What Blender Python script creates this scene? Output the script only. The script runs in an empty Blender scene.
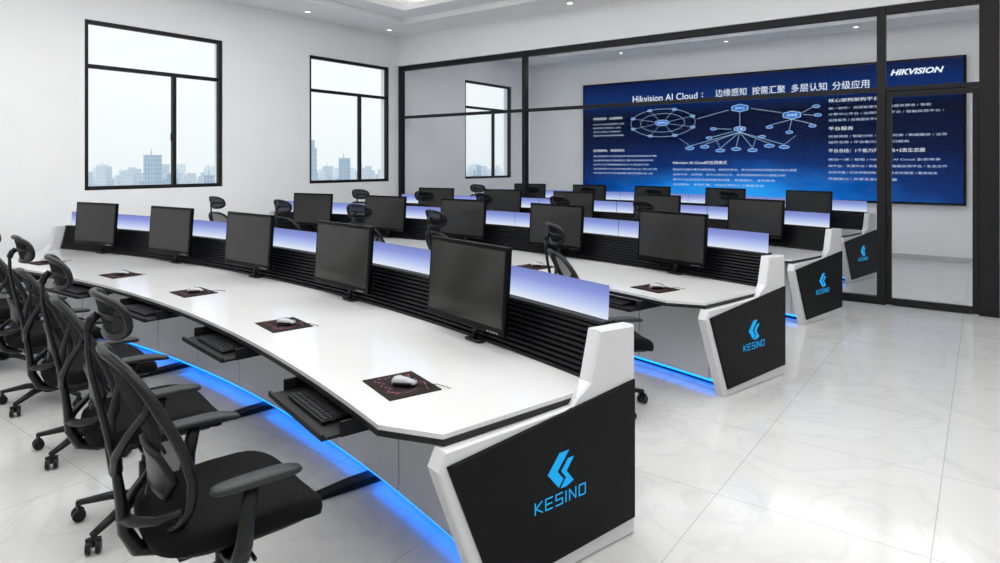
import bpy, bmesh, math, random
from math import sin, cos, pi, radians, sqrt, atan2
from mathutils import Vector, Matrix
random.seed(7)
scene = bpy.context.scene
scene.view_settings.view_transform = 'Standard'
COL = scene.collection

# ------------------------------------------------------------------ materials
def mat(name, color, rough=0.5, metal=0.0, emis=None, estr=0.0, coat=0.0, noise=0.0, nscale=20.0, spec=0.5):
    m = bpy.data.materials.new(name); m.use_nodes = True
    nt = m.node_tree; b = nt.nodes['Principled BSDF']
    b.inputs['Base Color'].default_value = (*color, 1)
    b.inputs['Roughness'].default_value = rough
    b.inputs['Metallic'].default_value = metal
    b.inputs['Specular IOR Level'].default_value = spec
    if coat: b.inputs['Coat Weight'].default_value = coat
    if emis:
        b.inputs['Emission Color'].default_value = (*emis, 1)
        b.inputs['Emission Strength'].default_value = estr
    if noise:
        tc = nt.nodes.new('ShaderNodeTexCoord'); n = nt.nodes.new('ShaderNodeTexNoise')
        n.inputs['Scale'].default_value = nscale; n.inputs['Detail'].default_value = 4
        r = nt.nodes.new('ShaderNodeValToRGB')
        r.color_ramp.elements[0].position = 0.3; r.color_ramp.elements[1].position = 0.7
        r.color_ramp.elements[0].color = (*[max(0, c*(1-noise)) for c in color], 1)
        r.color_ramp.elements[1].color = (*[min(1, c*(1+noise)) for c in color], 1)
        nt.links.new(tc.outputs['Object'], n.inputs['Vector']); nt.links.new(n.outputs['Fac'], r.inputs['Fac'])
        nt.links.new(r.outputs['Color'], b.inputs['Base Color'])
    return m

def mat_emit(name, color, strength):
    m = bpy.data.materials.new(name); m.use_nodes = True
    nt = m.node_tree; nt.nodes.clear()
    e = nt.nodes.new('ShaderNodeEmission'); o = nt.nodes.new('ShaderNodeOutputMaterial')
    e.inputs['Color'].default_value = (*color, 1); e.inputs['Strength'].default_value = strength
    nt.links.new(e.outputs[0], o.inputs[0]); return m

def mat_glass(name, tint, base=0.02, edge=0.45):
    m = bpy.data.materials.new(name); m.use_nodes = True
    nt = m.node_tree; nt.nodes.clear()
    t = nt.nodes.new('ShaderNodeBsdfTransparent'); t.inputs['Color'].default_value = (*tint, 1)
    g = nt.nodes.new('ShaderNodeBsdfGlossy'); g.inputs['Roughness'].default_value = 0.0
    f = nt.nodes.new('ShaderNodeLayerWeight'); f.inputs['Blend'].default_value = 0.5
    p = nt.nodes.new('ShaderNodeMath'); p.operation = 'POWER'; p.inputs[1].default_value = 5.0
    a = nt.nodes.new('ShaderNodeMath'); a.operation = 'MULTIPLY_ADD'; a.inputs[1].default_value = edge; a.inputs[2].default_value = base
    nt.links.new(f.outputs['Facing'], p.inputs[0]); nt.links.new(p.outputs[0], a.inputs[0])
    mx = nt.nodes.new('ShaderNodeMixShader'); o = nt.nodes.new('ShaderNodeOutputMaterial')
    nt.links.new(a.outputs[0], mx.inputs[0]); nt.links.new(t.outputs[0], mx.inputs[1])
    nt.links.new(g.outputs[0], mx.inputs[2]); nt.links.new(mx.outputs[0], o.inputs[0])
    return m

def mat_mesh(name, color, alpha):
    m = bpy.data.materials.new(name); m.use_nodes = True
    nt = m.node_tree; b = nt.nodes['Principled BSDF']; o = nt.nodes['Material Output']
    b.inputs['Base Color'].default_value = (*color, 1); b.inputs['Roughness'].default_value = 0.7
    b.inputs['Specular IOR Level'].default_value = 0.1
    t = nt.nodes.new('ShaderNodeBsdfTransparent'); mx = nt.nodes.new('ShaderNodeMixShader')
    mx.inputs[0].default_value = alpha
    nt.links.new(t.outputs[0], mx.inputs[1]); nt.links.new(b.outputs[0], mx.inputs[2])
    nt.links.new(mx.outputs[0], o.inputs[0]); return m

def mat_floor():
    m = bpy.data.materials.new('polished_tile'); m.use_nodes = True
    nt = m.node_tree; b = nt.nodes['Principled BSDF']
    tc = nt.nodes.new('ShaderNodeTexCoord'); mp = nt.nodes.new('ShaderNodeMapping')
    mp.inputs['Location'].default_value = (0.2, 0.35, 0)
    br = nt.nodes.new('ShaderNodeTexBrick')
    br.offset = 0.0; br.inputs['Scale'].default_value = 1.0
    br.inputs['Brick Width'].default_value = 1.0; br.inputs['Row Height'].default_value = 1.0
    br.inputs['Mortar Size'].default_value = 0.0028; br.inputs['Mortar Smooth'].default_value = 0.0
    br.inputs['Color1'].default_value = (0.655, 0.655, 0.65, 1); br.inputs['Color2'].default_value = (0.68, 0.68, 0.675, 1)
    br.inputs['Mortar'].default_value = (0.46, 0.46, 0.46, 1)
    n = nt.nodes.new('ShaderNodeTexNoise'); n.inputs['Scale'].default_value = 1.1; n.inputs['Detail'].default_value = 10
    n.inputs['Distortion'].default_value = 2.2
    r = nt.nodes.new('ShaderNodeValToRGB')
    r.color_ramp.elements[0].position = 0.46; r.color_ramp.elements[0].color = (1, 1, 1, 1)
    r.color_ramp.elements[1].position = 0.54; r.color_ramp.elements[1].color = (0.98, 0.98, 0.98, 1)
    q = r.color_ramp.elements.new(0.50); q.color = (0.92, 0.92, 0.925, 1)
    mx = nt.nodes.new('ShaderNodeMix'); mx.data_type = 'RGBA'; mx.blend_type = 'MULTIPLY'; mx.inputs[0].default_value = 1.0
    nt.links.new(tc.outputs['Object'], mp.inputs['Vector']); nt.links.new(mp.outputs[0], br.inputs['Vector'])
    nt.links.new(tc.outputs['Object'], n.inputs['Vector']); nt.links.new(n.outputs['Fac'], r.inputs['Fac'])
    nt.links.new(br.outputs['Color'], mx.inputs[6]); nt.links.new(r.outputs['Color'], mx.inputs[7])
    nt.links.new(mx.outputs[2], b.inputs['Base Color'])
    b.inputs['Roughness'].default_value = 0.13; b.inputs['Specular IOR Level'].default_value = 0.5
    return m

def mat_zramp(name, stops, strength):
    m = bpy.data.materials.new(name); m.use_nodes = True
    nt = m.node_tree; nt.nodes.clear()
    tc = nt.nodes.new('ShaderNodeTexCoord'); sp = nt.nodes.new('ShaderNodeSeparateXYZ')
    r = nt.nodes.new('ShaderNodeValToRGB')
    while len(r.color_ramp.elements) > 1: r.color_ramp.elements.remove(r.color_ramp.elements[-1])
    r.color_ramp.elements[0].position = stops[0][0]; r.color_ramp.elements[0].color = (*stops[0][1], 1)
    for p, c in stops[1:]:
        e = r.color_ramp.elements.new(p); e.color = (*c, 1)
    e = nt.nodes.new('ShaderNodeEmission'); e.inputs['Strength'].default_value = strength
    o = nt.nodes.new('ShaderNodeOutputMaterial')
    nt.links.new(tc.outputs['Generated'], sp.inputs[0])
    nt.links.new(sp.outputs['Z'], r.inputs['Fac'])
    nt.links.new(r.outputs['Color'], e.inputs['Color']); nt.links.new(e.outputs[0], o.inputs[0])
    return m

def mat_video():
    m = bpy.data.materials.new('video_wall_image'); m.use_nodes = True
    nt = m.node_tree; nt.nodes.clear(); N = nt.nodes.new; L = nt.links.new
    tc = N('ShaderNodeTexCoord'); sp = N('ShaderNodeSeparateXYZ'); L(tc.outputs['Generated'], sp.inputs[0])
    def math(op, a, b=None, c=None):
        n = N('ShaderNodeMath'); n.operation = op
        for i, v in enumerate((a, b, c)):
            if v is None: continue
            if isinstance(v, (int, float)): n.inputs[i].default_value = v
            else: L(v, n.inputs[i])
        return n.outputs[0]
    x = math('MULTIPLY', math('SUBTRACT', sp.outputs['X'], 0.48), 0.75)
    z = math('MULTIPLY', math('SUBTRACT', sp.outputs['Z'], -0.02), 1.2)
    r = math('SQRT', math('ADD', math('MULTIPLY', x, x), math('MULTIPLY', z, z)))
    ns = N('ShaderNodeTexNoise'); ns.inputs['Scale'].default_value = 6.0; ns.inputs['Detail'].default_value = 6; L(tc.outputs['Generated'], ns.inputs['Vector'])
    f = math('ADD', math('SUBTRACT', 1.05, math('MULTIPLY', r, 1.2)), math('MULTIPLY', math('SUBTRACT', ns.outputs['Fac'], 0.5), 0.3))
    cr = N('ShaderNodeValToRGB'); el = cr.color_ramp.elements
    el[0].position = 0.0; el[0].color = (0.001, 0.003, 0.022, 1)
    el[1].position = 1.0; el[1].color = (0.03, 0.38, 1.0, 1)
    q = el.new(0.35); q.color = (0.0012, 0.007, 0.050, 1)
    q = el.new(0.6); q.color = (0.002, 0.026, 0.16, 1)
    q = el.new(0.8); q.color = (0.006, 0.13, 0.52, 1)
    L(f, cr.inputs['Fac'])
    b = N('ShaderNodeValToRGB'); el = b.color_ramp.elements
    el[0].position = 0.70; el[0].color = (0, 0, 0, 1); el[1].position = 0.85; el[1].color = (0.002, 0.022, 0.12, 1)
    q = el.new(1.0); q.color = (0.001, 0.006, 0.04, 1)
    L(sp.outputs['Z'], b.inputs['Fac'])
    mx = N('ShaderNodeMix'); mx.data_type = 'RGBA'; mx.blend_type = 'ADD'; mx.inputs[0].default_value = 1.0
    L(cr.outputs['Color'], mx.inputs[6]); L(b.outputs['Color'], mx.inputs[7])
    e = N('ShaderNodeEmission'); o = N('ShaderNodeOutputMaterial'); L(mx.outputs[2], e.inputs['Color']); L(e.outputs[0], o.inputs[0])
    return m

def mat_building(name, wall, glass):
    m = bpy.data.materials.new(name); m.use_nodes = True
    nt = m.node_tree; b = nt.nodes['Principled BSDF']
    tc = nt.nodes.new('ShaderNodeTexCoord'); sp = nt.nodes.new('ShaderNodeSeparateXYZ')
    ad = nt.nodes.new('ShaderNodeMath'); ad.operation = 'ADD'
    cb = nt.nodes.new('ShaderNodeCombineXYZ')
    nt.links.new(tc.outputs['Object'], sp.inputs[0])
    nt.links.new(sp.outputs['X'], ad.inputs[0]); nt.links.new(sp.outputs['Y'], ad.inputs[1])
    nt.links.new(ad.outputs[0], cb.inputs[0]); nt.links.new(sp.outputs['Z'], cb.inputs[1])
    br = nt.nodes.new('ShaderNodeTexBrick'); br.offset = 0
    br.inputs['Scale'].default_value = 1; br.inputs['Brick Width'].default_value = 1.5; br.inputs['Row Height'].default_value = 2.2
    br.inputs['Mortar Size'].default_value = 0.3
    br.inputs['Color1'].default_value = (*glass, 1); br.inputs['Color2'].default_value = (*[min(1, g*1.12) for g in glass], 1)
    br.inputs['Mortar'].default_value = (*wall, 1)
    nt.links.new(cb.outputs[0], br.inputs['Vector']); nt.links.new(br.outputs['Color'], b.inputs['Base Color'])
    b.inputs['Roughness'].default_value = 0.9; b.inputs['Specular IOR Level'].default_value = 0.1
    return m

M_WALL = mat('painted_wall', (0.91, 0.91, 0.91), 0.8, noise=0.01, nscale=2)
M_CEIL = mat('ceiling_paint', (0.93, 0.93, 0.93), 0.85, noise=0.01, nscale=2)
M_FLOOR = mat_floor()
M_BASE = mat('baseboard_paint', (0.55, 0.55, 0.56), 0.4, noise=0.02)
M_FRAME = mat('dark_metal_frame', (0.010, 0.010, 0.011), 0.45, 0.0, noise=0.1, spec=0.25)
M_GLASS = mat_glass('window_glass', (0.99, 1.0, 1.0), 0.01, 0.12)
M_PGLASS = mat_glass('partition_glass', (0.965, 0.975, 0.98), 0.006, 0.12)
M_WHITE = mat('white_laminate', (0.68, 0.68, 0.68), 0.16, noise=0.012, nscale=3)
M_WHITE2 = mat('white_lacquer', (0.66, 0.66, 0.67), 0.35, noise=0.012, nscale=3)
M_EDGE = mat('dark_edge_band', (0.010, 0.010, 0.011), 0.4, noise=0.1, spec=0.3)
M_BLACK = mat('black_panel', (0.0035, 0.0035, 0.004), 0.45, noise=0.1, spec=0.12)
M_BLACKM = mat('black_matte', (0.008, 0.008, 0.009), 0.5, noise=0.15, spec=0.25)
M_PLAST = mat('black_plastic', (0.006, 0.006, 0.0065), 0.36, noise=0.12, spec=0.28)
M_ARM = mat('grey_soft_plastic', (0.018, 0.019, 0.020), 0.42, noise=0.1, spec=0.35)
M_FABRIC = mat('black_fabric', (0.006, 0.006, 0.0065), 0.9, noise=0.35, nscale=180, spec=0.12)
M_MESH = mat_mesh('black_mesh', (0.007, 0.007, 0.0075), 0.74)
M_MESHH = mat_mesh('dense_black_mesh', (0.006, 0.006, 0.0065), 0.92)
M_CHROME = mat('chrome', (0.6, 0.6, 0.62), 0.2, 1.0, noise=0.02)
M_SLAT = mat('black_slat', (0.005, 0.005, 0.006), 0.40, 0.0, noise=0.1, spec=0.22)
M_SCR = mat('dark_display', (0.030, 0.030, 0.029), 0.12, noise=0.02, nscale=1, spec=0.22)
M_BEZ = mat('black_bezel', (0.0015, 0.0015, 0.0015), 0.35, noise=0.1, spec=0.10)
M_LED = mat_emit('blue_led', (0.004, 0.20, 1.0), 4.0)
M_LOGO = mat_emit('cyan_logo', (0.02, 0.40, 0.86), 1.0)  # logo cyan drawn as an even emission
M_PANEL = mat_zramp('lit_frosted_acrylic', [(0.0, (0.86, 0.92, 1.0)), (0.3, (0.56, 0.66, 0.98)), (0.7, (0.29, 0.36, 0.80)), (1.0, (0.22, 0.27, 0.62))], 0.9)
M_PAD = mat('mouse_pad_cloth', (0.010, 0.004, 0.005), 0.7, noise=0.9, nscale=14, spec=0.2)
M_PADR = mat('red_pad_print', (0.16, 0.02, 0.035), 0.6, noise=0.5, nscale=30)
M_MOUSE = mat('silver_grey_plastic', (0.42, 0.42, 0.43), 0.2, noise=0.02)
M_KEY = mat('key_plastic', (0.02, 0.02, 0.022), 0.4, noise=0.1, spec=0.3)
M_TXT = mat_emit('screen_white', (0.85, 0.93, 1.0), 1.05)
M_TXT2 = mat_emit('screen_pale_blue', (0.50, 0.72, 1.0), 0.95)
M_TXT3 = mat_emit('screen_light_text', (0.62, 0.75, 0.95), 0.95)
M_TXTBG = mat_emit('screen_node_blue', (0.03, 0.20, 0.65), 0.9)
M_VIDEO = mat_video()
M_LAMP = mat_emit('downlight_glow', (1, 0.97, 0.9), 5.0)

# ------------------------------------------------------------------ mesh builder
def sgp(v, e): return math.copysign(abs(v)**e, v)

class MB:
    def __init__(s): s.bm = bmesh.new()
    def face(s, vs, mi=0):
        try:
            f = s.bm.faces.new(vs); f.material_index = mi; return f
        except ValueError: return None
    def box(s, c, d, M=None, mi=0, taper=1.0):
        hx, hy, hz = d[0]/2, d[1]/2, d[2]/2
        vs = []
        for z in (-1, 1):
            t = taper if z > 0 else 1.0
            for x, y in ((-1, -1), (1, -1), (1, 1), (-1, 1)):
                v = Vector((x*hx*t, y*hy*t, z*hz))
                if M is not None: v = M @ v
                vs.append(s.bm.verts.new(Vector(c)+v))
        for f in ((3, 2, 1, 0), (4, 5, 6, 7), (0, 1, 5, 4), (1, 2, 6, 5), (2, 3, 7, 6), (3, 0, 4, 7)):
            s.face([vs[i] for i in f], mi)
    def tube(s, pts, rad, seg=8, closed=False, flat=1.0, mi=0, up=None):
        pts = [Vector(p) for p in pts]; n = len(pts)
        if not hasattr(rad, '__len__'): rad = [rad]*n
        rings = []
        ref = Vector(up) if up else None
        prev = None
        for i in range(n):
            if closed: t = pts[(i+1) % n]-pts[i-1]
            else: t = pts[min(i+1, n-1)]-pts[max(i-1, 0)]
            t.normalize()
            if ref is not None: a = ref
            elif prev is None: a = Vector((0, 0, 1)) if abs(t.z) < 0.9 else Vector((1, 0, 0))
            else: a = prev
            b = (a - t*a.dot(t))
            if b.length < 1e-5: b = t.orthogonal()
            b.normalize(); prev = b; c = t.cross(b)
            rings.append([s.bm.verts.new(pts[i] + (b*cos(2*pi*k/seg)*flat + c*sin(2*pi*k/seg))*rad[i]) for k in range(seg)])
        m = n if closed else n-1
        for i in range(m):
            A, B = rings[i], rings[(i+1) % n]
            for k in range(seg):
                s.face([A[k], A[(k+1) % seg], B[(k+1) % seg], B[k]], mi)
        if not closed:
            s.face(rings[0][::-1], mi); s.face(rings[-1], mi)
    def cyl(s, p1, p2, r1, r2=None, seg=16, mi=0):
        s.tube([p1, p2], [r1, r1 if r2 is None else r2], seg, mi=mi)
    def ell(s, c, r, e1=1.0, e2=1.0, nu=20, nv=10, M=None, mi=0, fn=None):
        c = Vector(c); rows = []
        for j in range(1, nv):
            v = -pi/2 + pi*j/nv; row = []
            for i in range(nu):
                u = 2*pi*i/nu
                p = Vector((r[0]*sgp(cos(v), e1)*sgp(cos(u), e2), r[1]*sgp(cos(v), e1)*sgp(sin(u), e2), r[2]*sgp(sin(v), e1)))
                if fn: p = fn(p)
                if M is not None: p = M @ p
                row.append(s.bm.verts.new(c+p))
            rows.append(row)
        for sgn, row in ((-1, rows[0]), (1, rows[-1])):
            p = Vector((0, 0, sgn*r[2]))
            if fn: p = fn(p)
            if M is not None: p = M @ p
            pv = s.bm.verts.new(c+p)
            for i in range(nu):
                a, b = row[i], row[(i+1) % nu]
                s.face([a, pv, b] if sgn < 0 else [a, b, pv], mi)
        for j in range(len(rows)-1):
            for i in range(nu):
                s.face([rows[j][i], rows[j][(i+1) % nu], rows[j+1][(i+1) % nu], rows[j+1][i]], mi)
    def loft(s, rings, mi=0, cap=True):
        R = [[s.bm.verts.new(Vector(p)) for p in ring] for ring in rings]
        n = len(R[0])
        for A, B in zip(R, R[1:]):
            for k in range(n): s.face([A[k], A[(k+1) % n], B[(k+1) % n], B[k]], mi)
        if cap: s.face(R[0][::-1], mi); s.face(R[-1], mi)
    def grid(s, rows, mi=0):
        R = [[s.bm.verts.new(Vector(p)) for p in row] for row in rows]
        for A, B in zip(R, R[1:]):
            for k in range(len(A)-1): s.face([A[k], A[k+1], B[k+1], B[k]], mi)
    def out(s, name, mats, parent=None, smooth=False, bevel=0.0, bseg=2):
        bmesh.ops.recalc_face_normals(s.bm, faces=s.bm.faces[:])
        me = bpy.data.meshes.new(name); s.bm.to_mesh(me); s.bm.free()
        if not isinstance(mats, (list, tuple)): mats = [mats]
        for m in mats: me.materials.append(m)
        if smooth:
            for p in me.polygons: p.use_smooth = True
        o = bpy.data.objects.new(name, me); COL.objects.link(o)
        if parent is not None: o.parent = parent
        if bevel:
            b = o.modifiers.new('bevel', 'BEVEL'); b.width = bevel; b.segments = bseg; b.limit_method = 'ANGLE'; b.angle_limit = radians(35)
        return o

def root(name, loc, rot=0.0, label=None, category=None, group=None, kind=None):
    o = bpy.data.objects.new(name, None); o.empty_display_size = 0.1
    COL.objects.link(o); o.location = loc; o.rotation_euler = (0, 0, rot)
    tag(o, label, category, group, kind); return o
def tag(o, label=None, category=None, group=None, kind=None):
    if label: o['label'] = label
    if category: o['category'] = category
    if group: o['group'] = group
    if kind: o['kind'] = kind
def kids(o): return [c for c in bpy.data.objects if c.parent == o]
def dup(o, loc, rot, group=None, label=None):
    def cp(src, parent):
        n = src.copy(); COL.objects.link(n)
        if parent is not None: n.parent = parent
        for c in tree.get(src.name, []): cp(c, n)
        return n
    n = cp(o, None); n.location = loc; n.rotation_euler = (0, 0, rot)
    if group: n['group'] = group
    if label: n['label'] = label
    return n
tree = {}
def register(o):
    tree[o.name] = kids(o)
    for c in tree[o.name]: register(c)

def text_mesh(name, body, org, xd, yd, width, height, m, parent=None, align='L', shear=0.0, bold=0.0):
    cu = bpy.data.curves.new(name, 'FONT'); cu.body = body; cu.size = 1.0; cu.offset = bold; cu.shear = shear
    cu.resolution_u = 3
    ob = bpy.data.objects.new('tmp_text', cu); COL.objects.link(ob)
    dg = bpy.context.evaluated_depsgraph_get(); dg.update()
    me = bpy.data.meshes.new_from_object(ob.evaluated_get(dg))
    bpy.data.objects.remove(ob, do_unlink=True)
    me.materials.clear(); me.materials.append(m); me.name = name
    if len(me.vertices) == 0: return None
    x0 = min(v.co.x for v in me.vertices); x1 = max(v.co.x for v in me.vertices)
    y0 = min(v.co.y for v in me.vertices); y1 = max(v.co.y for v in me.vertices)
    sy = height/max(1e-6, (y1-y0)) if height else None
    sx = width/max(1e-6, (x1-x0)) if width else sy
    if sy is None: sy = sx
    org, xd, yd = Vector(org), Vector(xd), Vector(yd)
    cx = 0.5*(x0+x1) if align == 'C' else x0
    cy = 0.5*(y0+y1)
    for v in me.vertices: v.co = org + xd*((v.co.x-cx)*sx) + yd*((v.co.y-cy)*sy)
    o = bpy.data.objects.new(name, me); COL.objects.link(o)
    if parent is not None: o.parent = parent
    return o

# ------------------------------------------------------------------ room constants
XW, XR = -9.95, 3.0
YF, YP, YB = -3.2, 9.85, 14.78
ZC = 4.5

mb = MB(); mb.box(((XW+XR)/2, (YF+YB)/2, -0.1), (XR-XW+0.5, YB-YF+0.5, 0.2))
o = mb.out('floor', M_FLOOR); tag(o, 'polished white marble tile floor', None, None, 'structure')

mb = MB()
def frame_rect(mb, x0, x1, y0, y1, hx0, hx1, hy0, hy1, z0, z1):
    for a, b, c, d in ((x0, hx0, y0, y1), (hx1, x1, y0, y1), (hx0, hx1, y0, hy0), (hx0, hx1, hy1, y1)):
        mb.box(((a+b)/2, (c+d)/2, (z0+z1)/2), (b-a, d-c, z1-z0))
frame_rect(mb, XW-0.25, XR+0.25, YF-0.2, YP, -8.9, 2.0, -2.0, 8.9, ZC, ZC+0.10)
frame_rect(mb, -9.1, 2.2, -2.2, 9.1, -8.4, 1.5, -1.5, 8.4, ZC+0.10, ZC+0.20)
frame_rect(mb, XW-0.25, XR+0.25, YP, YB+0.25, -8.9, 2.0, 10.7, 13.9, ZC, ZC+0.10)
frame_rect(mb, -9.1, 2.2, 10.5, 14.1, -8.5, 1.6, 11.1, 13.5, ZC+0.10, ZC+0.20)
mb.box(((XW+XR)/2, (YF+YB)/2, ZC+0.47), (XR-XW+0.5, YB-YF+0.6, 0.1))
for (a, b, c, d) in ((-9.1, 2.2, -2.2, 9.1), (-9.1, 2.2, 10.5, 14.1)):
    mb.box((a, (c+d)/2, ZC+0.30), (0.04, d-c, 0.24)); mb.box((b, (c+d)/2, ZC+0.30), (0.04, d-c, 0.24))
    mb.box(((a+b)/2, c, ZC+0.30), (b-a, 0.04, 0.24)); mb.box(((a+b)/2, d, ZC+0.30), (b-a, 0.04, 0.24))
o = mb.out('ceiling', M_CEIL); tag(o, 'white plaster ceiling with stepped recessed trays', None, None, 'structure')

WINS = [(3.80, 5.83), (7.53, 9.53), (12.0, 13.9)]
WZ0, WZ1 = 1.47, 3.84
mb = MB()
ys = [YF]
for a, b in WINS: ys += [a, b]
ys.append(YB)
for i in range(0, len(ys), 2):
    mb.box((XW-0.125, (ys[i]+ys[i+1])/2, ZC/2), (0.25, ys[i+1]-ys[i], ZC))
for a, b in WINS:
    mb.box((XW-0.125, (a+b)/2, WZ0/2), (0.25, b-a, WZ0)); mb.box((XW-0.125, (a+b)/2, (WZ1+ZC)/2), (0.25, b-a, ZC-WZ1))
o = mb.out('wall_left', M_WALL); tag(o, 'white painted wall with three window openings', None, None, 'structure')
mb = MB(); mb.box(((XW+XR)/2, YB+0.125, ZC/2), (XR-XW+0.5, 0.25, ZC)); o = mb.out('wall_back', M_WALL); tag(o, 'white painted wall behind the video wall', None, None, 'structure')
mb = MB(); mb.box((XR+0.125, (YF+YB)/2, ZC/2), (0.25, YB-YF, ZC)); o = mb.out('wall_right', M_WALL); tag(o, 'plain white painted wall', None, None, 'structure')
mb = MB(); mb.box(((XW+XR)/2, YF-0.1, ZC/2), (XR-XW+0.5, 0.2, ZC)); o = mb.out('wall_front', M_WALL); tag(o, 'plain white painted wall', None, None, 'structure')
PT, PM = 3.89, 2.81
mb = MB(); mb.box(((XW+XR)/2, YP, (PT+ZC)/2), (XR-XW, 0.2, ZC-PT)); mb.box(((0.16+XR)/2, YP, PT/2), (XR-0.16, 0.2, PT))
o = mb.out('wall_partition', M_WALL); tag(o, 'white header wall above the glass partition', None, None, 'structure')
mb = MB(); mb.box((XW+0.008, (YF+YP-0.1)/2, 0.05), (0.016, YP-YF-0.1, 0.10)); o = mb.out('baseboard_left', M_BASE); tag(o, 'grey baseboard', None, None, 'structure')
mb = MB(); mb.box(((XW+XR)/2, YB-0.008, 0.05), (XR-XW, 0.016, 0.10)); o = mb.out('baseboard_back', M_BASE); tag(o, 'grey baseboard', None, None, 'structure')

for i, (a, b) in enumerate(WINS):
    r = root('window_%d' % (i+1), (XW-0.06, a, WZ0), 0, 'black metal framed window overlooking a hazy city', None, None, 'structure')
    W, H = b-a, WZ1-WZ0; mb = MB(); t = 0.055
    ztr = 3.20-WZ0; ym = W*0.62
    mb.box((0, t/2, H/2), (0.08, t, H)); mb.box((0, W-t/2, H/2), (0.08, t, H))
    mb.box((0, W/2, t/2), (0.08, W-2*t, t)); mb.box((0, W/2, H-t/2), (0.08, W-2*t, t))
    mb.box((0, W/2, ztr), (0.075, W-2*t, t)); mb.box((0, ym, ztr/2), (0.07, t, ztr-t))
    mb.out('window_frame', M_FRAME, r, bevel=0.004)
    mb = MB(); mb.box((0, W/2, H/2), (0.006, W-0.02, H-0.02)); mb.out('window_glass', M_GLASS, r)
    mb = MB(); mb.box((0.05, ym-0.06, ztr*0.45), (0.025, 0.02, 0.12)); mb.out('window_handle', M_FRAME, r, bevel=0.003)

gp = root('glass_partition', (XW, YP, 0), 0, 'full-height glass partition with black metal frame', 'partition')
def PX(x): return x-XW
xs_post = [XW+0.04, -6.74, -1.08, 0.05]
widths = [0.08, 0.07, 0.10, 0.20]
for x, w in zip(xs_post, widths):
    mb = MB(); mb.box((PX(x), 0, PT/2), (w, 0.12, PT)); mb.out('post', M_FRAME, gp, bevel=0.004)
for (x0, x1) in ((XW+0.08, -6.775), (-6.705, -1.13)):
    for z, h in ((0.05, 0.10), (PM, 0.055), (PT-0.05, 0.10)):
        mb = MB(); mb.box((PX((x0+x1)/2), 0, z), (x1-x0, 0.10, h)); mb.out('rail', M_FRAME, gp, bevel=0.003)
    for z0, z1 in ((0.10, PM-0.0275), (PM+0.0275, PT-0.10)):
        mb = MB(); mb.box((PX((x0+x1)/2), 0, (z0+z1)/2), (x1-x0, 0.012, z1-z0)); mb.out('glass_pane', M_PGLASS, gp)
for z, h in ((PM, 0.055), (PT-0.05, 0.10)):
    mb = MB(); mb.box((PX((-1.03-0.05)/2), 0, z), (0.98, 0.10, h)); mb.out('rail', M_FRAME, gp, bevel=0.003)
mb = MB(); mb.box((PX(-0.54), 0, (PM+0.0275+PT-0.10)/2), (0.98, 0.012, PT-0.10-PM-0.0275)); mb.out('glass_pane', M_PGLASS, gp)
dr = root('door_1', (-1.03, YP, 0), 0, 'black framed glass door in the partition', None, None, 'structure')
mb = MB(); W, H = 0.98, PM-0.035; t = 0.065
mb.box((t/2, 0, H/2+0.005), (t, 0.06, H-0.01)); mb.box((W-t/2, 0, H/2+0.005), (t, 0.06, H-0.01))
mb.box((W/2, 0, H-t/2), (W-2*t, 0.06, t)); mb.box((W/2, 0, 0.05), (W-2*t, 0.06, 0.09))
mb.out('door_frame', M_FRAME, dr, bevel=0.003)
mb = MB(); mb.box((W/2, 0, (0.095+H-t)/2), (W-2*t, 0.012, H-t-0.095)); mb.out('door_glass', M_PGLASS, dr)
mb = MB(); mb.tube([(0.035, -0.03, 0.9), (0.035, -0.08, 0.9), (0.035, -0.08, 1.3), (0.035, -0.03, 1.3)], 0.011, 8); mb.out('door_handle', M_FRAME, dr, smooth=True)

# ------------------------------------------------------------------ video wall
VX0, VX1, VZ0, VZ1 = -8.26, -0.26, 1.06, 3.84
vw = root('video_wall', (VX0, YB, VZ0), 0, 'large blue LED video wall showing a cloud platform diagram', 'screen')
W, H = VX1-VX0, VZ1-VZ0
mb = MB(); mb.box((W/2, -0.045, H/2), (W, 0.09, H)); mb.out('screen_housing', M_BEZ, vw, bevel=0.004)
mb = MB(); mb.box((W/2, -0.095, H/2), (W-0.09, 0.008, H-0.09)); mb.out('screen_panel', M_VIDEO, vw)
X3, Z3 = Vector((1, 0, 0)), Vector((0, 0, 1))
def vt(body, x, z, w, h, m=M_TXT3, bold=0.0, shear=0.0, name='screen_text'):
    return text_mesh(name, body, (x-VX0, -0.106, z-VZ0), X3, Z3, w, h, m, vw, 'L', shear, bold)
vt('Hikvision AI Cloud', -6.87, 3.40, 1.60, 0.155, M_TXT)
vt(':', -5.17, 3.40, 0.03, 0.10, M_TXT)
vt('边缘感知', -4.86, 3.42, 0.68, 0.17, M_TXT)
vt('按需汇聚', -4.06, 3.42, 0.68, 0.17, M_TXT)
vt('多层认知', -3.26, 3.42, 0.68, 0.17, M_TXT)
vt('分级应用', -2.48, 3.42, 0.66, 0.17, M_TXT)
vt('HIKVISION', -1.46, 3.60, 0.86, 0.115, M_TXT, bold=0.035, shear=0.3)
vt('架构框架：边缘架构', -7.95, 2.96, 0.8, 0.065, M_TXT)
for k, s in enumerate(['Hikvision AI Cloud是以边缘计算与人工智能', '融合的体系架构，包含边缘节点、边缘域', '和云中心三级结构，实现按需汇聚', '多级认知与分级应用的智能服务']):
    vt(s, -7.95, 2.82-0.095*k, (0.85, 0.75, 0.75, 0.85)[k], 0.040)
vt('应用架构、按需架构', -7.95, 2.16, 0.85, 0.065, M_TXT)
for k, s in enumerate(['在边缘节点完成多维感知数据采集', '边缘域进行数据汇聚与智能应用', '云中心多维数据融合与大数据分析', '支撑各行业的智能化业务应用', '开放合作共建智能物联生态']):
    vt(s, -7.95, 2.02-0.105*k, 1.7-0.1*(k % 3), 0.042)
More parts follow.
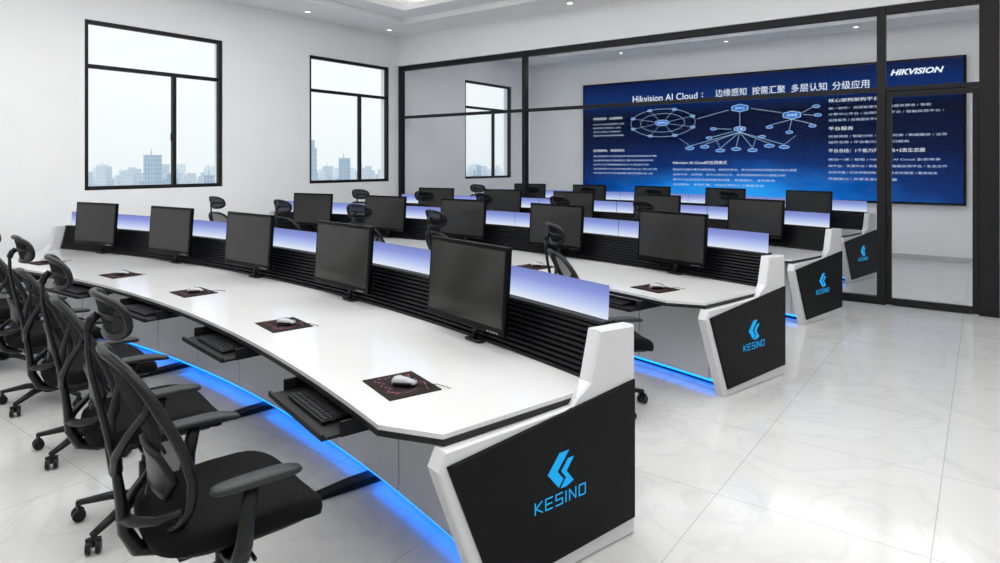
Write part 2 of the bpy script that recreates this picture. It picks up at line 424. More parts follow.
vt('Hikvision AI Cloud的应用模式', -5.85, 1.86, 1.25, 0.08, M_TXT)
for k, s in enumerate(['智能应用是计算存储资源池、数据资源池、算法仓库和应用服务的组合调度', '边缘节点、边缘域、云中心协同工作，实现视频结构化与智能分析', '面向行业应用提供资源管理调度、数据融合、业务联动', '云边融合、多网汇聚、开放共享的人工智能平台']):
    vt(s, -5.85, 1.70-0.115*k, 2.7-0.22*k, 0.050)
vt('核心架构架构平台', -2.55, 3.12, 0.90, 0.075, M_TXT)
for k, s in enumerate(['统一软件：资源管理平台 / 数据资源池 / 智能', '计算中心平台 / 边缘域管理平台 / 智能应用平台 /', '运维服务 / 运维服务平台']):
    vt(s, -2.55, 2.96-0.12*k, (1.75, 1.95, 0.9)[k], 0.050)
vt('平台服务', -2.55, 2.55, 0.45, 0.075, M_TXT)
for k, s in enumerate(['资源调度 / 智能分析 / 视频 / 检索 / 数据服务 / 业务', '组件仓库 / 平台能力开放接口服务']):
    vt(s, -2.55, 2.39-0.12*k, (2.0, 1.4)[k], 0.050)
vt('平台总结：1个能力开放平台+2类生态圈', -2.55, 2.10, 1.65, 0.075, M_TXT)
for k, s in enumerate(['两池一库 / 智能 / Hikvision AI Cloud 生态体系', '两平台：资源平台 / 数据平台 / 智能应用平台 / 生态合作', '伙伴共建 / 行业开放创新中心 / 联合实验室 / 服务体系', '开放能力 / 共享生态合作共赢']):
    vt(s, -2.55, 1.92-0.13*k, (1.9, 2.0, 1.85, 1.2)[k], 0.050)
mb = MB(); fills = MB()
def V(x, z, d=-0.1045): return (x-VX0, d, z-VZ0)
def ring(cx, cz, rx, rz, r=0.004, n=36, fill=False):
    mb.tube([V(cx+rx*cos(2*pi*i/n), cz+rz*sin(2*pi*i/n)) for i in range(n)], r, 4, closed=True, up=(0, 1, 0), flat=0.3)
    if fill: fills.loft([[V(cx+rx*cos(2*pi*i/n), cz+rz*sin(2*pi*i/n), d) for i in range(n)] for d in (-0.1005, -0.102)])
def line(x0, z0, x1, z1, r=0.004): mb.tube([V(x0, z0), V(x1, z1)], r, 4, up=(0, 1, 0), flat=0.3)
def cloud(cx, cz, s, n=60):
    pts = []
    for i in range(n):
        a = 2*pi*i/n; q = 1+0.22*abs(sin(a*3)); pts.append((cx+s*q*cos(a), cz+s*0.42*q*sin(a)))
    mb.tube([V(*p) for p in pts], 0.006, 4, closed=True, up=(0, 1, 0), flat=0.3)
    fills.loft([[V(p[0], p[1], d) for p in pts] for d in (-0.1005, -0.102)])
EX, EZ, ERX, ERZ = -6.12, 2.80, 0.80, 0.33
ring(EX, EZ, ERX, ERZ, 0.0035); ring(EX, EZ, 0.55, 0.22, 0.003); ring(EX, EZ, 0.18, 0.065, 0.005, fill=True)
for a in range(8):
    ca, sa_ = cos(a*pi/4+0.4), sin(a*pi/4+0.4)
    ring(EX+ERX*ca, EZ+ERZ*sa_, 0.055, 0.027, 0.005, 16, True)
    line(EX+0.22*ca, EZ+0.08*sa_, EX+0.74*ca, EZ+0.30*sa_, 0.0025)
cloud(-4.32, 3.06, 0.16); cloud(-3.25, 2.86, 0.16); cloud(-4.32, 2.60, 0.11)
line(-5.28, 2.86, -4.56, 3.03); line(-4.08, 3.04, -3.46, 2.92); line(-4.32, 2.97, -4.32, 2.67)
for k, x in enumerate([-5.45, -5.1, -4.75, -4.4, -4.05, -3.7, -3.4]):
    z = 2.10+0.06*(k % 2)+0.03*abs(k-3); line(-4.32, 2.53, x, z+0.05); ring(x, z, 0.10, 0.033, 0.0055, 18, True)
    if k % 2 == 0: line(x, z+0.05, x-0.25+0.08*k, z+0.24, 0.003)
for x, z in ((-3.7, 2.62), (-3.3, 2.50), (-2.85, 2.62), (-2.78, 3.02), (-3.85, 2.42), (-4.9, 2.62), (-5.0, 2.42), (-2.75, 2.84)):
    ring(x, z, 0.07, 0.028, 0.005, 16, True)
for x, z in ((-3.7, 2.66), (-3.3, 2.54), (-2.85, 2.66)): line(-3.25, 2.77, x, z)
line(-4.5, 2.6, -4.82, 2.62); line(-4.45, 2.55, -4.92, 2.44); line(-3.05, 2.9, -2.86, 3.0); line(-3.03, 2.86, -2.83, 2.84)
mb.out('screen_diagram', M_TXT2, vw); fills.out('screen_nodes', M_TXTBG, vw)
vt('云中心', -4.42, 3.06, 0.20, 0.055, M_TXT); vt('边缘域', -3.35, 2.86, 0.20, 0.055, M_TXT); vt('汇聚', -4.39, 2.60, 0.14, 0.055, M_TXT); vt('边缘节点', EX-0.12, EZ, 0.24, 0.05, M_TXT)

# ------------------------------------------------------------------ console
R0 = 13.66
OX, OY = -6.3, 2.56
def P(a, s): return ((R0+s)*sin(a), (R0+s)*cos(a)-R0)
def P3(a, s, z): x, y = P(a, s); return (x, y, z)
AL = radians(-12.2)
def aR(s): return radians(19.05-0.25*s)
def sweep(mb, prof, a0=None, a1=None, n=40, mi=0):
    rings = []
    for i in range(n+1):
        t = i/n
        rings.append([P3((AL if a0 is None else a0)*(1-t)+(aR(s) if a1 is None else a1)*t, s, z) for s, z in prof])
    mb.loft(rings, mi)
STA = [radians(v) for v in (14.95, 8.85, 2.8, -2.95, -8.75)]
ROWS = [0.0, 3.06, 5.91, 9.1]
DST = [0.0, radians(0.3), radians(0.35), radians(0.4)]
ZT = 0.762

def inset(poly, d):
    n = len(poly); out = []
    A = sum(poly[i][0]*poly[(i+1) % n][1]-poly[(i+1) % n][0]*poly[i][1] for i in range(n))
    sg = 1 if A > 0 else -1
    for i in range(n):
        p0, p1, p2 = Vector(poly[i-1]), Vector(poly[i]), Vector(poly[(i+1) % n])
        e1 = (p1-p0).normalized(); e2 = (p2-p1).normalized()
        n1 = Vector((-e1.y, e1.x))*sg; n2 = Vector((-e2.y, e2.x))*sg
        b = (n1+n2); b = b/max(0.3, b.length_squared)*2
        out.append(tuple(p1+b*d))
    return out

def stroke(p, q, w):
    p, q = Vector(p), Vector(q); d = (q-p).normalized(); n = Vector((-d.y, d.x))*w/2
    p = p-d*w/2; q = q+d*w/2
    return [tuple(p-n), tuple(q-n), tuple(q+n), tuple(p+n)]
LET = {'K': [((0, 0), (0, 1)), ((0.08, 0.5), (0.8, 1)), ((0.08, 0.5), (0.85, 0))],
       'E': [((0, 0), (0, 1)), ((0, 1), (0.8, 1)), ((0, 0.5), (0.72, 0.5)), ((0, 0), (0.8, 0))],
       'S': [((0.8, 1), (0, 1)), ((0, 1), (0, 0.5)), ((0, 0.5), (0.8, 0.5)), ((0.8, 0.5), (0.8, 0)), ((0.8, 0), (0, 0))],
       'I': [((0, 0), (0, 1))],
       'N': [((0, 0), (0, 1)), ((0, 1), (0.8, 0)), ((0.8, 0), (0.8, 1))],
       'O': [((0, 0), (0, 1)), ((0, 1), (0.8, 1)), ((0.8, 1), (0.8, 0)), ((0.8, 0), (0, 0))]}

def build_console():
    r = root('control_console', (OX, OY, 0), 0, 'long curved white control console with black slat back and blue glow', 'console', 'curved control consoles')
    def outline(g):
        pts = []
        n = 48
        a_end = radians(18.25)
        pts.append(P(AL, 0.10))
        for i in range(n+1):
            a = (AL+radians(0.45))*(1-i/n)+a_end*i/n
            pts.append(P(a, -g))
        pts.append((4.56+g, -0.60)); pts.append((4.79+g, 0.33))
        for i in range(n+1):
            a = radians(18.75)*(1-i/n)+AL*i/n
            pts.append(P(a, 1.12))
        return pts
    for nm, z0, z1, g, m in (('worktop', 0.742, ZT, 0.0, M_WHITE), ('edge_banding', 0.716, 0.742, 0.004, M_EDGE)):
        mb = MB(); ol = outline(g)
        mb.loft([[(x, y, z0) for x, y in ol], [(x, y, z1) for x, y in ol]])
        mb.out(nm, m, r)
    mb = MB(); sweep(mb, [(0.47, 0.07), (0.47, 0.711), (1.121, 0.711), (1.125, 0.80), (1.19, 1.03), (1.24, 1.03), (1.24, 0.07)]); mb.out('cabinet_body', M_WHITE2, r)
    mb = MB(); sweep(mb, [(0.55, 0.0), (0.55, 0.07), (1.20, 0.07), (1.20, 0.0)]); mb.out('plinth', M_BLACKM, r)
    mb = MB(); sweep(mb, [(0.468, 0.048), (0.468, 0.067), (0.53, 0.067), (0.53, 0.048)]); mb.out('led_strip', M_LED, r)
    step = radians(3.05)
    a = AL+radians(0.2)
    while a+step < radians(18.7):
        mb = MB(); sweep(mb, [(0.452, 0.070), (0.452, 0.70), (0.47, 0.70), (0.47, 0.070)], a+0.0004, a+step-0.0004, 4); mb.out('cabinet_panel', M_WHITE2, r)
        a += step
    prof = []
    N = 10
    for i in range(N):
        z0 = ZT+0.001+(1.035-ZT)*i/N; z1 = ZT+(1.035-ZT)*(i+1)/N; sa = 1.085+0.07*i/N
        prof += [(sa+0.020, z0), (sa, z0+0.005), (sa+0.005, z1-0.008), (sa+0.024, z1-0.003)]
    prof += [(1.20, 1.035), (1.20, ZT+0.02)]
    mb = MB(); sweep(mb, prof); mb.out('slat_back', M_SLAT, r)
    mb = MB(); sweep(mb, [(1.15, 1.036), (1.15, 1.052), (1.245, 1.052), (1.245, 1.036)]); mb.out('top_ledge', M_BLACKM, r)
    bnd = [AL+radians(0.1), radians(-5.85), radians(-0.1), radians(5.85), radians(11.95), radians(18.70)]
    for i in range(5):
        mb = MB(); sweep(mb, [(1.205, 1.053), (1.215, 1.225), (1.227, 1.225), (1.217, 1.053)], bnd[i]+0.0005, bnd[i+1]-0.0005, 8); mb.out('lit_acrylic_panel', M_PANEL, r)
    for a in STA:
        b = a+radians(-0.9); mb = MB()
        rg = []
        for s, h, w in ((0.10, 0.024, 0.036), (0.34, 0.040, 0.046), (0.62, 0.045, 0.046)):
            c = P(b, s); t = (cos(b), -sin(b))
            rg.append([(c[0]-t[0]*w, c[1]-t[1]*w, 0.001), (c[0]+t[0]*w, c[1]+t[1]*w, 0.001), (c[0]+t[0]*w, c[1]+t[1]*w, h), (c[0]-t[0]*w, c[1]-t[1]*w, h)])
        mb.loft(rg); mb.out('foot', M_BLACKM, r, bevel=0.004)
    for a in STA:
        b = a+radians(0.75); mb = MB(); M = Matrix.Rotation(-b, 3, 'Z')
        c = P(b, 0.02)
        mb.box((c[0], c[1], 0.646), (0.70, 0.34, 0.016), M)
        f = P(b, -0.145); mb.box((f[0], f[1], 0.653), (0.70, 0.018, 0.030), M)
        for sx in (-0.355, 0.355):
            q = P(b, 0.10); mb.box((q[0]+cos(b)*sx, q[1]-sin(b)*sx, 0.675), (0.016, 0.34, 0.07), M)
        mb.out('keyboard_tray', M_BLACKM, r, bevel=0.004)
    for side in (1, -1):
        if side == 1:
            b0 = Vector((4.555, -0.79)); e = Vector((0.262, 0.965)).normalized(); n = Vector((e.y, -e.x))
        else:
            a = AL-radians(0.3); b0 = Vector(P(a, 0)); e = Vector((sin(a), cos(a))); n = Vector((-e.y, e.x))
        def Q(o, s, z): v = b0+e*s+n*o; return (v.x, v.y, z)
        prof = [(0.165, 0.712), (0.130, 0.640), (0.37, 0.0), (1.30, 0.0), (1.30, 1.040), (1.045, 1.050), (0.985, 0.815), (0.90, 0.765), (0.86, 0.730)]
        pi1 = inset(prof, 0.008)
        low = [(s, min(z, 0.712)) if s < 0.95 else (s, z) for s, z in prof]
        mb = MB()
        mb.loft([[Q(-0.075, s, z) for s, z in low], [Q(-0.010, s, z) for s, z in prof], [Q(0.0, s, z) for s, z in pi1]])
        mb.out('end_block', M_WHITE2, r)
        pp = [(0.170, 0.652), (1.288, 0.772), (1.288, 0.085), (0.410, 0.055)]
        pp2 = inset(pp, 0.006)
        mb = MB(); mb.loft([[Q(-0.005, s, z) for s, z in pp], [Q(0.010, s, z) for s, z in pp], [Q(0.016, s, z) for s, z in pp2]])
        mb.out('end_panel', M_BLACK, r)
        cs, cz, s_ = 0.775, 0.470, 0.080
        mb = MB()
        # bold left-pointing chevron and a slanted block tucked inside its right side
        for poly in ([(-1.0, 0.0), (-0.10, 1.0), (0.62, 1.0), (-0.28, 0.0), (0.18, -0.52), (-0.18, -0.92)],
                     [(0.02, -0.06), (0.56, 0.54), (1.0, 0.54), (0.42, -0.14), (0.98, -0.80), (0.44, -1.0), (-0.02, -1.0), (0.40, -0.50)]):
            mb.loft([[Q(o_, cs+side*x*s_, cz+y*s_) for x, y in poly] for o_ in (0.0165, 0.0185)])
        mb.out('logo_emblem', M_LOGO, r)
        mb = MB(); lw, lh, gap, th = 0.049, 0.048, 0.0225, 0.0052
        tot = 5*lw*0.8+5*gap; cur = -tot/2+0.0
        for chh in 'KESINO':
            for p, q in LET[chh]:
                quad = stroke((cur+p[0]*lw, p[1]*lh), (cur+q[0]*lw, q[1]*lh), th)
                mb.loft([[Q(o_, cs+side*x, 0.320+y) for x, y in quad] for o_ in (0.0165, 0.0185)])
            cur += (0.0 if chh == 'I' else lw*0.8)+gap
        mb.out('logo_text', M_LOGO, r)
    return r
con = build_console(); register(con)
for k in (1, 2, 3): dup(con, (OX, OY+ROWS[k], 0), 0)
def place(a, s, off): x, y = P(a, s); return (OX+x, OY+y+off)

# ------------------------------------------------------------------ monitor
def build_monitor():
    r = root('monitor', (0, 0, 0), 0, 'black widescreen monitor switched off in front of the slat rail', 'monitor', 'desktop monitors')
    w, h = 0.80, 0.50
    T = Matrix.Rotation(radians(-4), 3, 'X')
    mb = MB(); mb.ell((0, 0.067, 0.007), (0.08, 0.030, 0.007), 0.4, 0.4, 28, 6); mb.out('stand_base', M_PLAST, r, smooth=True)
    mb = MB(); mb.tube([(0, 0.074, 0.010), (0, 0.070, 0.15), (0, 0.065, 0.30)], [0.026, 0.026, 0.030], 10, flat=0.45, up=(0, 1, 0)); mb.out('stand_neck', M_PLAST, r, smooth=True)
    c = Vector((0, 0.005, 0.112+h/2))
    mb = MB(); mb.box(c, (w, 0.03, h), T); mb.box(c+T@Vector((0, 0.026, 0.03)), (w*0.7, 0.03, h*0.6), T); mb.out('housing', M_BEZ, r, bevel=0.005)
    mb = MB(); mb.box(c+T@Vector((0, -0.0155, 0.008)), (w-0.046, 0.003, h-0.066), T); mb.out('display', M_SCR, r)
    mb = MB()
    for i in range(5): mb.box(c+T@Vector((w/2-0.06-0.022*i, -0.0165, -h/2+0.013)), (0.011, 0.004, 0.006), T)
    mb.out('button_row', M_CHROME, r)
    return r
mon = build_monitor(); register(mon); first = True
for k, off in enumerate(ROWS):
    for a0 in STA:
        a = a0+DST[k]
        x, y = place(a, 0.985, off)
        if first: mon.location = (x, y, ZT+0.001); mon.rotation_euler = (0, 0, -a); first = False
        else: dup(mon, (x, y, ZT+0.001), -a)

# ------------------------------------------------------------------ mouse pads, mice, keyboards
pad = root('mouse_pad', (0, 0, 0), 0, 'black and dark red printed mouse pad on the worktop', 'mouse pad', 'mouse pads')
mb = MB(); mb.box((0, 0, 0.002), (0.33, 0.27, 0.004)); mb.out('pad_sheet', M_PAD, pad)
mb = MB()
for i in range(9):
    mb.box((-0.11+0.027*i, -0.09+0.010*(i % 3), 0.0045), (0.016, 0.010, 0.001), Matrix.Rotation(0.5*i, 3, 'Z'))
for i in range(6):
    mb.box((-0.13+0.012*(i % 2), -0.06+0.028*i, 0.0045), (0.014, 0.010, 0.001), Matrix.Rotation(0.9*i, 3, 'Z'))
mb.tube([(-0.13, 0.10, 0.0045), (-0.04, 0.07, 0.0045), (0.03, 0.11, 0.0045), (0.13, 0.08, 0.0045)], 0.003, 4, flat=0.2)
mb.tube([(0.06, -0.11, 0.0045), (0.12, -0.03, 0.0045), (0.09, 0.04, 0.0045)], 0.003, 4, flat=0.2)
mb.out('pad_print', M_PADR, pad)
mouse = root('computer_mouse', (0, 0, 0), 0, 'silver grey computer mouse on a mouse pad', 'mouse', 'computer mice')
def mfn(p):
    p = p.copy()
    if p.z < 0: p.z *= 0.25
    p.z *= 1.0+0.25*(-p.y/0.06)
    p.x *= 1-0.18*(1-abs(p.y)/0.06)
    return p
mb = MB(); mb.ell((0, 0, 0.009), (0.039, 0.064, 0.031), 0.8, 0.8, 24, 12, fn=mfn); mb.out('mouse_shell', M_MOUSE, mouse, smooth=True)
mb = MB(); mb.tube([(-0.035, 0.045, 0.013), (-0.036, 0.0, 0.014), (-0.036, -0.045, 0.014)], 0.006, 6); mb.tube([(0.035, 0.045, 0.013), (0.036, 0.0, 0.014), (0.036, -0.045, 0.014)], 0.006, 6)
mb.out('side_grip', M_PLAST, mouse, smooth=True)
mb = MB(); mb.cyl((-0.005, 0.034, 0.030), (0.005, 0.034, 0.030), 0.010, seg=12); mb.tube([(0.0, 0.058, 0.026), (0, 0.02, 0.0375), (0, -0.01, 0.043)], 0.0025, 6); mb.out('scroll_wheel', M_PLAST, mouse)
mb = MB(); mb.tube([(0, 0.060, 0.006), (0.01, 0.10, 0.004), (-0.02, 0.16, 0.003), (0.03, 0.24, 0.003)], 0.002, 6); mb.out('cable', M_PLAST, mouse)
kb = root('keyboard', (0, 0, 0), 0, 'black computer keyboard on a pull-out tray', 'keyboard', 'keyboards')
mb = MB(); mb.box((0, 0, 0.009), (0.44, 0.15, 0.018)); mb.out('keyboard_body', M_PLAST, kb, bevel=0.004)
mb = MB()
for i in range(17):
    for j in range(5):
        mb.box((-0.205+0.0256*i, -0.055+0.0265*j, 0.0215), (0.021, 0.021, 0.007), taper=0.8)
mb.out('keycaps', M_KEY, kb)
for o in (pad, mouse, kb): register(o)
f = True
for k, off in enumerate(ROWS):
    for i, a in enumerate(STA):
        b = a+radians((1.75, 1.55, 1.2, 1.2, 0.8)[i]); x, y = place(b, (0.30, 0.32, 0.33, 0.33, 0.33)[i], off)
        mx, my = place(b+0.001, (0.30, 0.32, 0.33, 0.33, 0.33)[i]+0.01, off)
        kx, ky = place(a+radians(0.75), -0.02, off)
        args = [(pad, (x, y, ZT+0.0005), -b-0.05), (mouse, (mx, my, ZT+0.0075), -b-0.7+0.25*random.uniform(-1, 1)), (kb, (kx, ky, 0.6545), -(a+radians(0.75)))]
        for o, l, rz in args:
            if f: o.location = l; o.rotation_euler = (0, 0, rz)
            else: dup(o, l, rz)
        f = False

# ------------------------------------------------------------------ chair
def interp(tab, z):
    for (z0, v0), (z1, v1) in zip(tab, tab[1:]):
        if z <= z1:
            t = (z-z0)/(z1-z0); t = max(0, min(1, t))
            return v0+(v1-v0)*t
    return tab[-1][1]
YC = [(0.50, -0.225), (0.56, -0.208), (0.62, -0.203), (0.70, -0.210), (0.78, -0.235), (0.86, -0.270), (0.95, -0.315), (1.04, -0.347), (1.10, -0.365)]
WH = [(0.50, 0.11), (0.52, 0.155), (0.56, 0.195), (0.62, 0.222), (0.70, 0.236), (0.80, 0.246), (0.90, 0.249), (0.97, 0.240), (1.03, 0.212), (1.07, 0.170), (1.10, 0.09)]
def BK(u, z):
    w = interp(WH, z); x = u*w; return (x, interp(YC, z)+0.9*x*x, z)
def build_chair():
    r = root('office_chair', (0, 0, 0), 0, 'black mesh office chair with headrest and grey armrests', 'chair', 'office chairs at the consoles')
    mb = MB(); mb.cyl((0, 0, 0.075), (0, 0, 0.135), 0.045, 0.038)
    for k in range(5):
        a = 2*pi*k/5+0.35; d = Vector((cos(a), sin(a), 0))
        mb.tube([Vector((0, 0, 0.112))+d*0.02, Vector((0, 0, 0.115))+d*0.15, Vector((0, 0, 0.085))+d*0.31], [0.030, 0.025, 0.017], 8, flat=0.8, up=(0, 0, 1))
    mb.out('star_base', M_PLAST, r, smooth=True)
    for k in range(5):
        a = 2*pi*k/5+0.35; d = Vector((cos(a), sin(a), 0)); t = Vector((-sin(a+0.6), cos(a+0.6), 0)); c = d*0.305
        mb = MB()
        for s_ in (-1, 1):
            p = c+t*0.010*s_+Vector((0, 0, 0.031)); q = c+t*0.030*s_+Vector((0, 0, 0.031)); mb.cyl(p, q, 0.030, 0.028, 16)
        mb.cyl(c+Vector((0, 0, 0.03)), c+Vector((0, 0, 0.085)), 0.009, seg=8)
        mb.tube([c+Vector((0, 0, 0.062))+t*0.03, c+Vector((0, 0, 0.070)), c+Vector((0, 0, 0.062))-t*0.03], 0.010, 8)
        mb.out('caster', M_PLAST, r, smooth=False, bevel=0.003)
    mb = MB(); mb.cyl((0, 0, 0.13), (0, 0, 0.27), 0.028); mb.cyl((0, 0, 0.27), (0, 0, 0.40), 0.017); mb.out('gas_lift', M_PLAST, r)
    mb = MB(); mb.box((0, -0.02, 0.400), (0.18, 0.28, 0.05), taper=1.15); mb.tube([(0.09, 0.02, 0.40), (0.2, 0.03, 0.395), (0.26, 0.03, 0.39)], 0.008, 8)
    mb.out('tilt_mechanism', M_PLAST, r, bevel=0.006)
    def sfn(p):
        p = p.copy(); y = p.y
        if y > 0.12: p.z -= (y-0.12)**2*1.6
        p.z += 0.35*(p.x**2)
        p.x *= 1-0.10*max(0, -y/0.26)
        return p
    mb = MB(); mb.ell((0, 0.03, 0.478), (0.280, 0.285, 0.050), 0.45, 0.45, 40, 12, fn=sfn); mb.out('seat', M_FABRIC, r, smooth=True)
    mb = MB(); mb.ell((0, 0.03, 0.436), (0.250, 0.25, 0.018), 0.4, 0.5, 36, 6, fn=sfn); mb.out('seat_shell', M_PLAST, r, smooth=True)
    zs = [0.505+0.59*i/24 for i in range(25)]
    mb = MB(); mb.grid([[BK(-1+2*k/12, z) for k in range(13)] for z in zs]); mb.out('backrest_mesh', M_MESH, r, smooth=True)
    out = [BK(1, z) for z in zs]+[BK(1-2*k/8, 1.098) for k in range(1, 8)]+[BK(-1, z) for z in zs[::-1]]+[BK(-1+2*k/6, 0.50) for k in range(1, 6)]
    mb = MB(); mb.tube(out, 0.013, 8, closed=True, up=(0, 1, 0), flat=1.3); mb.out('backrest_frame', M_PLAST, r, smooth=True)
    mb = MB(); mb.tube([(0, -0.05, 0.40), (0, -0.20, 0.405), (0, -0.27, 0.43), (0, -0.305, 0.50), (0, -0.318, 0.62), (0, -0.335, 0.75), (0, -0.365, 0.88), (0, -0.395, 1.02), (0, -0.408, 1.10), (0, -0.41, 1.19)],
            [0.028, 0.034, 0.036, 0.032, 0.025, 0.020, 0.016, 0.014, 0.013, 0.012], 10, flat=0.7, up=(0, 1, 0))
    for sx in (-1, 1):
        mb.tube([(0, -0.33, 0.70), (sx*0.05, -0.338, 0.77), (sx*0.12, -0.32, 0.85), (sx*0.185, -0.285, 0.93), (sx*0.225, -0.275, 1.0)], [0.021, 0.017, 0.014, 0.012, 0.011], 8)
        mb.tube([(0, -0.31, 0.54), (sx*0.07, -0.29, 0.55), (sx*0.14, -0.245, 0.565), (sx*0.205, -0.18, 0.60)], [0.022, 0.018, 0.015, 0.012], 8)
    mb.out('back_spine', M_PLAST, r, smooth=True)
    rows = []
    for i in range(9):
        z = 0.61+0.15*i/8; rows.append([(x, interp(YC, z)-0.022+0.9*x*x, z) for x in [(-0.18+0.36*k/10)*(1-0.35*abs(i-4)/4) for k in range(11)]])
    mb = MB(); mb.grid(rows); o = mb.out('lumbar_support', M_PLAST, r, smooth=True); sd = o.modifiers.new('solid', 'SOLIDIFY'); sd.thickness = 0.018
    def HD(a, q):
        x = 0.158*q*sgp(cos(a), 0.75); z = 0.068*q*sgp(sin(a), 0.75)
        return (x, -0.375+2.0*x*x-0.25*(z), 1.225+z)
    mb = MB(); mb.tube([HD(2*pi*i/32, 1) for i in range(32)], 0.012, 8, closed=True, up=(0, 1, 0)); mb.tube([(0, -0.41, 1.18), (0, -0.40, 1.21), (0, -0.38, 1.225)], 0.015, 8)
    mb.tube([HD(0, 1), HD(0, 0.5), HD(0, 0.05), HD(pi, 0.5), HD(pi, 1)], 0.009, 6)
    mb.out('headrest_frame', M_PLAST, r, smooth=True)
    mb = MB(); mb.grid([[HD(2*pi*i/32, q) for i in range(33)] for q in (1.0, 0.75, 0.5, 0.25, 0.02)])
    mb.out('headrest_mesh', M_MESHH, r, smooth=True)
    for sx in (-1, 1):
        ar = bpy.data.objects.new('armrest', None); COL.objects.link(ar); ar.parent = r; ar.empty_display_size = 0.05
        mb = MB(); mb.tube([(sx*0.10, -0.03, 0.405), (sx*0.22, -0.03, 0.405), (sx*0.29, -0.03, 0.425), (sx*0.318, -0.028, 0.48), (sx*0.322, -0.02, 0.56), (sx*0.315, 0.0, 0.670)],
                [0.020, 0.020, 0.021, 0.019, 0.017, 0.016], 10, flat=1.6, up=(0, 1, 0)); mb.out('arm_post', M_PLAST, ar, smooth=True)
        def afn(p):
            p = p.copy(); p.z += -0.35*max(0, p.y-0.05)**1.5*1.2; p.x += 0.6*sx*(-1)*max(0, p.y)**2; return p
        mb = MB(); mb.ell((sx*0.315, 0.02, 0.685), (0.040, 0.155, 0.015), 0.6, 0.65, 28, 8, fn=afn); mb.out('arm_pad', M_ARM, ar, smooth=True)
    return r
ch = build_chair(); ch.scale = (1.08, 1.08, 1.08); register(ch)
chairs = [[(-2.39, 1.39, -0.22), (-3.52, 1.63, -0.24), (-4.68, 1.84, -0.18), (-5.84, 1.99, -0.12), (-7.10, 2.04, 0.1)],
          [(-2.33, 4.44, -0.75), (-4.10, 4.98, -0.3), (-5.50, 5.14, 0.1), (-6.85, 5.16, -0.05), (-8.25, 5.11, 0.0)]]
for k in (2, 3):
    off = ROWS[k]
    chairs.append([(place(a-0.02, -0.45+random.uniform(-0.05, 0.05), off)[0], place(a-0.02, -0.45, off)[1], -a+random.uniform(-0.2, 0.2)) for a in STA])
f = True
for row in chairs:
    for x, y, rz in row:
        if f: ch.location = (x, y, 0); ch.rotation_euler = (0, 0, rz); f = False
        else: dup(ch, (x, y, 0), rz)

# ------------------------------------------------------------------ downlights
dl = root('downlight', (0, 0, 0), 0, 'small round recessed white downlight', 'ceiling light', 'recessed downlights')
mb = MB(); mb.tube([(0.055*cos(2*pi*i/20), 0.055*sin(2*pi*i/20), -0.004) for i in range(20)], 0.009, 6, closed=True, up=(0, 0, 1)); mb.out('trim_ring', M_CHROME, dl, smooth=True)
mb = MB(); mb.cyl((0, 0, -0.006), (0, 0, 0.0), 0.05, seg=20); mb.out('lamp_disc', M_LAMP, dl)
register(dl); f = True
for x, y in [(-9.5, 5.2), (-9.5, 7.15), (-9.5, 9.1), (-5.5, 9.35), (-2.5, 9.35), (-7.5, 10.35), (-5.5, 10.35), (-3.5, 10.35), (-1.5, 10.35), (0.4, 10.35), (-7.0, 14.3), (-4.5, 14.3), (-2.0, 14.3), (0.3, 14.3)]:
    if f: dl.location = (x, y, ZC-0.001); f = False
    else: dup(dl, (x, y, ZC-0.001), 0)

# ------------------------------------------------------------------ city outside
MBs = [mat_building('tower_%s' % n, w, g) for n, w, g in (('slate', (0.56, 0.64, 0.71), (0.38, 0.48, 0.58)), ('pale', (0.78, 0.82, 0.85), (0.63, 0.70, 0.76)), ('haze', (0.86, 0.89, 0.91), (0.77, 0.82, 0.86)))]  # distance haze is put into these base colours, paler for farther towers
GZ = -75.0
mb = MB(); mb.box((-1700, 1300, GZ-1), (3300, 3800, 2)); o = mb.out('ground', mat('haze_tinted_ground', (0.74, 0.80, 0.83), 0.9, noise=0.12, nscale=0.02)); tag(o, 'city ground far below with painted haze', None, None, 'structure')  # ground haze is painted into its pale base colour
th = radians(36.6); FV = Vector((-sin(th), cos(th))); RV = Vector((cos(th), sin(th)))
placed = []
def building(t, D, w, d, top, mi, style, force=False):
    p = FV*D+RV*(t*D); h = top-GZ; rad = 0.75*max(w, d)
    for q, r2 in placed:
        if (p-q).length < rad+r2: return False
    placed.append((p, rad))
    mb = MB(); mb.box((0, 0, h*0.42), (w, d, h*0.84))
    if style == 0:
        mb.box((0, 0, h*0.90), (w*0.8, d*0.8, h*0.12)); mb.box((0, 0, h*0.98), (w*0.4, d*0.4, h*0.04))
    elif style == 1:
        mb.box((w*0.1, 0, h*0.92), (w*0.7, d, h*0.16)); mb.cyl((0, 0, h*0.9), (0, 0, h*1.04), 0.6, 0.2, 6)
    else:
        mb.box((0, 0, h*0.865), (w*1.04, d*1.04, h*0.03)); mb.box((w*0.15, 0, h*0.92), (w*0.45, d*0.5, h*0.08)); mb.box((-w*0.3, 0, h*0.9), (w*0.2, d*0.3, h*0.04))
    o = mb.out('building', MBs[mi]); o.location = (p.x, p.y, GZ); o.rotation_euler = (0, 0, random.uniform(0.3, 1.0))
    tag(o, ('slate blue high-rise tower with painted haze', 'office tower paled by painted haze', 'apartment block faded by painted haze')[mi], 'building', 'distant city buildings')
    return True
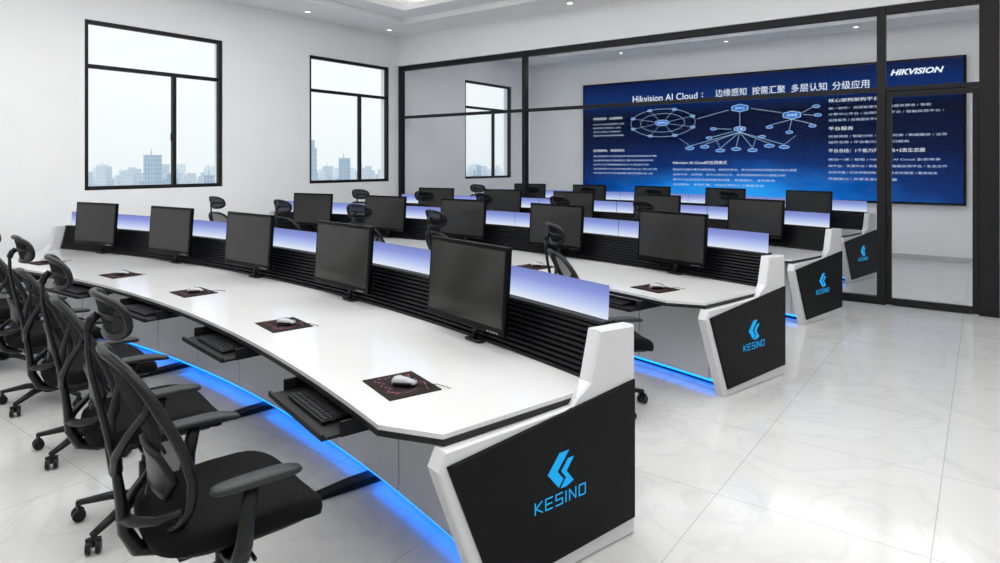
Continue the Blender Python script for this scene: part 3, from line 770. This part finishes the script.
for t, D, v, w, mi in [(-0.535, 330, 155, 8, 0), (-0.57, 420, 170, 10, 1), (-0.61, 500, 168, 12, 1), (-0.505, 380, 174, 8, 0), (-0.475, 450, 169, 9, 1), (-0.447, 350, 175, 7, 0), (-0.64, 440, 172, 10, 1),
                       (-0.288, 300, 140, 4, 0), (-0.240, 400, 158, 7, 0), (-0.212, 430, 168, 6, 1), (-0.265, 470, 166, 8, 1), (-0.185, 380, 164, 6, 1), (-0.035, 400, 160, 6, 0), (-0.01, 440, 168, 6, 1)]:
    building(t, D, w, w*0.8, 1.85+(163-v)*D/652, mi, random.randrange(3))
cnt = 0; tries = 0
while cnt < 170 and tries < 4000:
    tries += 1
    D = random.uniform(380, 1000); t = random.choice([random.uniform(-0.66, -0.42), random.uniform(-0.30, -0.16), random.uniform(-0.06, 0.03)]); v = random.uniform(164, 187)
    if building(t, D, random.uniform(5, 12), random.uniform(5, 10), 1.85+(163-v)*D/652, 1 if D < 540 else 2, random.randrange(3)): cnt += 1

# ------------------------------------------------------------------ world + lights
w = bpy.data.worlds.new('sky'); scene.world = w; w.use_nodes = True; nt = w.node_tree
bg = nt.nodes['Background']; tc = nt.nodes.new('ShaderNodeTexCoord'); sp = nt.nodes.new('ShaderNodeSeparateXYZ'); cr = nt.nodes.new('ShaderNodeValToRGB')
cr.color_ramp.elements[0].position = 0.0; cr.color_ramp.elements[0].color = (0.86, 0.90, 0.92, 1)
cr.color_ramp.elements[1].position = 0.35; cr.color_ramp.elements[1].color = (0.86, 0.93, 1.0, 1)
e = cr.color_ramp.elements.new(0.10); e.color = (0.94, 0.965, 0.975, 1)
nt.links.new(tc.outputs['Generated'], sp.inputs[0]); nt.links.new(sp.outputs['Z'], cr.inputs['Fac']); nt.links.new(cr.outputs['Color'], bg.inputs['Color'])
bg.inputs['Strength'].default_value = 1.06

def area(name, loc, rot, sx, sy, power, color=(1, 1, 1)):
    l = bpy.data.lights.new(name, 'AREA'); l.shape = 'RECTANGLE'; l.size = sx; l.size_y = sy; l.energy = power; l.color = color
    o = bpy.data.objects.new(name, l); COL.objects.link(o); o.location = loc; o.rotation_euler = rot; return o
area('ceiling_area_light', (-3.45, 2.9, ZC+0.38), (0, 0, 0), 9.4, 8.4, 515, (1, 0.995, 0.985))
for sx_, sy_, x_, y_ in ((0.1, 10.0, -8.75, 3.45), (0.1, 10.0, 1.85, 3.45), (10.4, 0.1, -3.45, -1.85), (10.4, 0.1, -3.45, 8.75)):
    area('tray_uplight', (x_, y_, ZC+0.24), (pi, 0, 0), sx_, sy_, 25, (1, 0.99, 0.97))  # upward fill strips added around the front tray to brighten the walls
area('ceiling_area_light', (-3.45, 12.3, ZC+0.38), (0, 0, 0), 9.9, 2.3, 90, (1, 0.99, 0.975))  # broad fill light added in the tray for the back room
area('tray_uplight', (-3.5, 10.85, ZC+0.24), (pi, 0, 0), 9.6, 0.1, 65, (1, 0.985, 0.96))
area('tray_uplight', (-3.5, 13.75, ZC+0.24), (pi, 0, 0), 9.6, 0.1, 65, (1, 0.985, 0.96))

# ------------------------------------------------------------------ camera
cam = bpy.data.cameras.new('camera'); co = bpy.data.objects.new('camera', cam); COL.objects.link(co)
co.location = (0, 0, 1.85); co.rotation_euler = (pi/2, 0, radians(36.6))
cam.sensor_width = 36; cam.lens = 23.47; cam.shift_y = -0.1185; cam.clip_end = 5000; cam.clip_start = 0.05
scene.camera = co
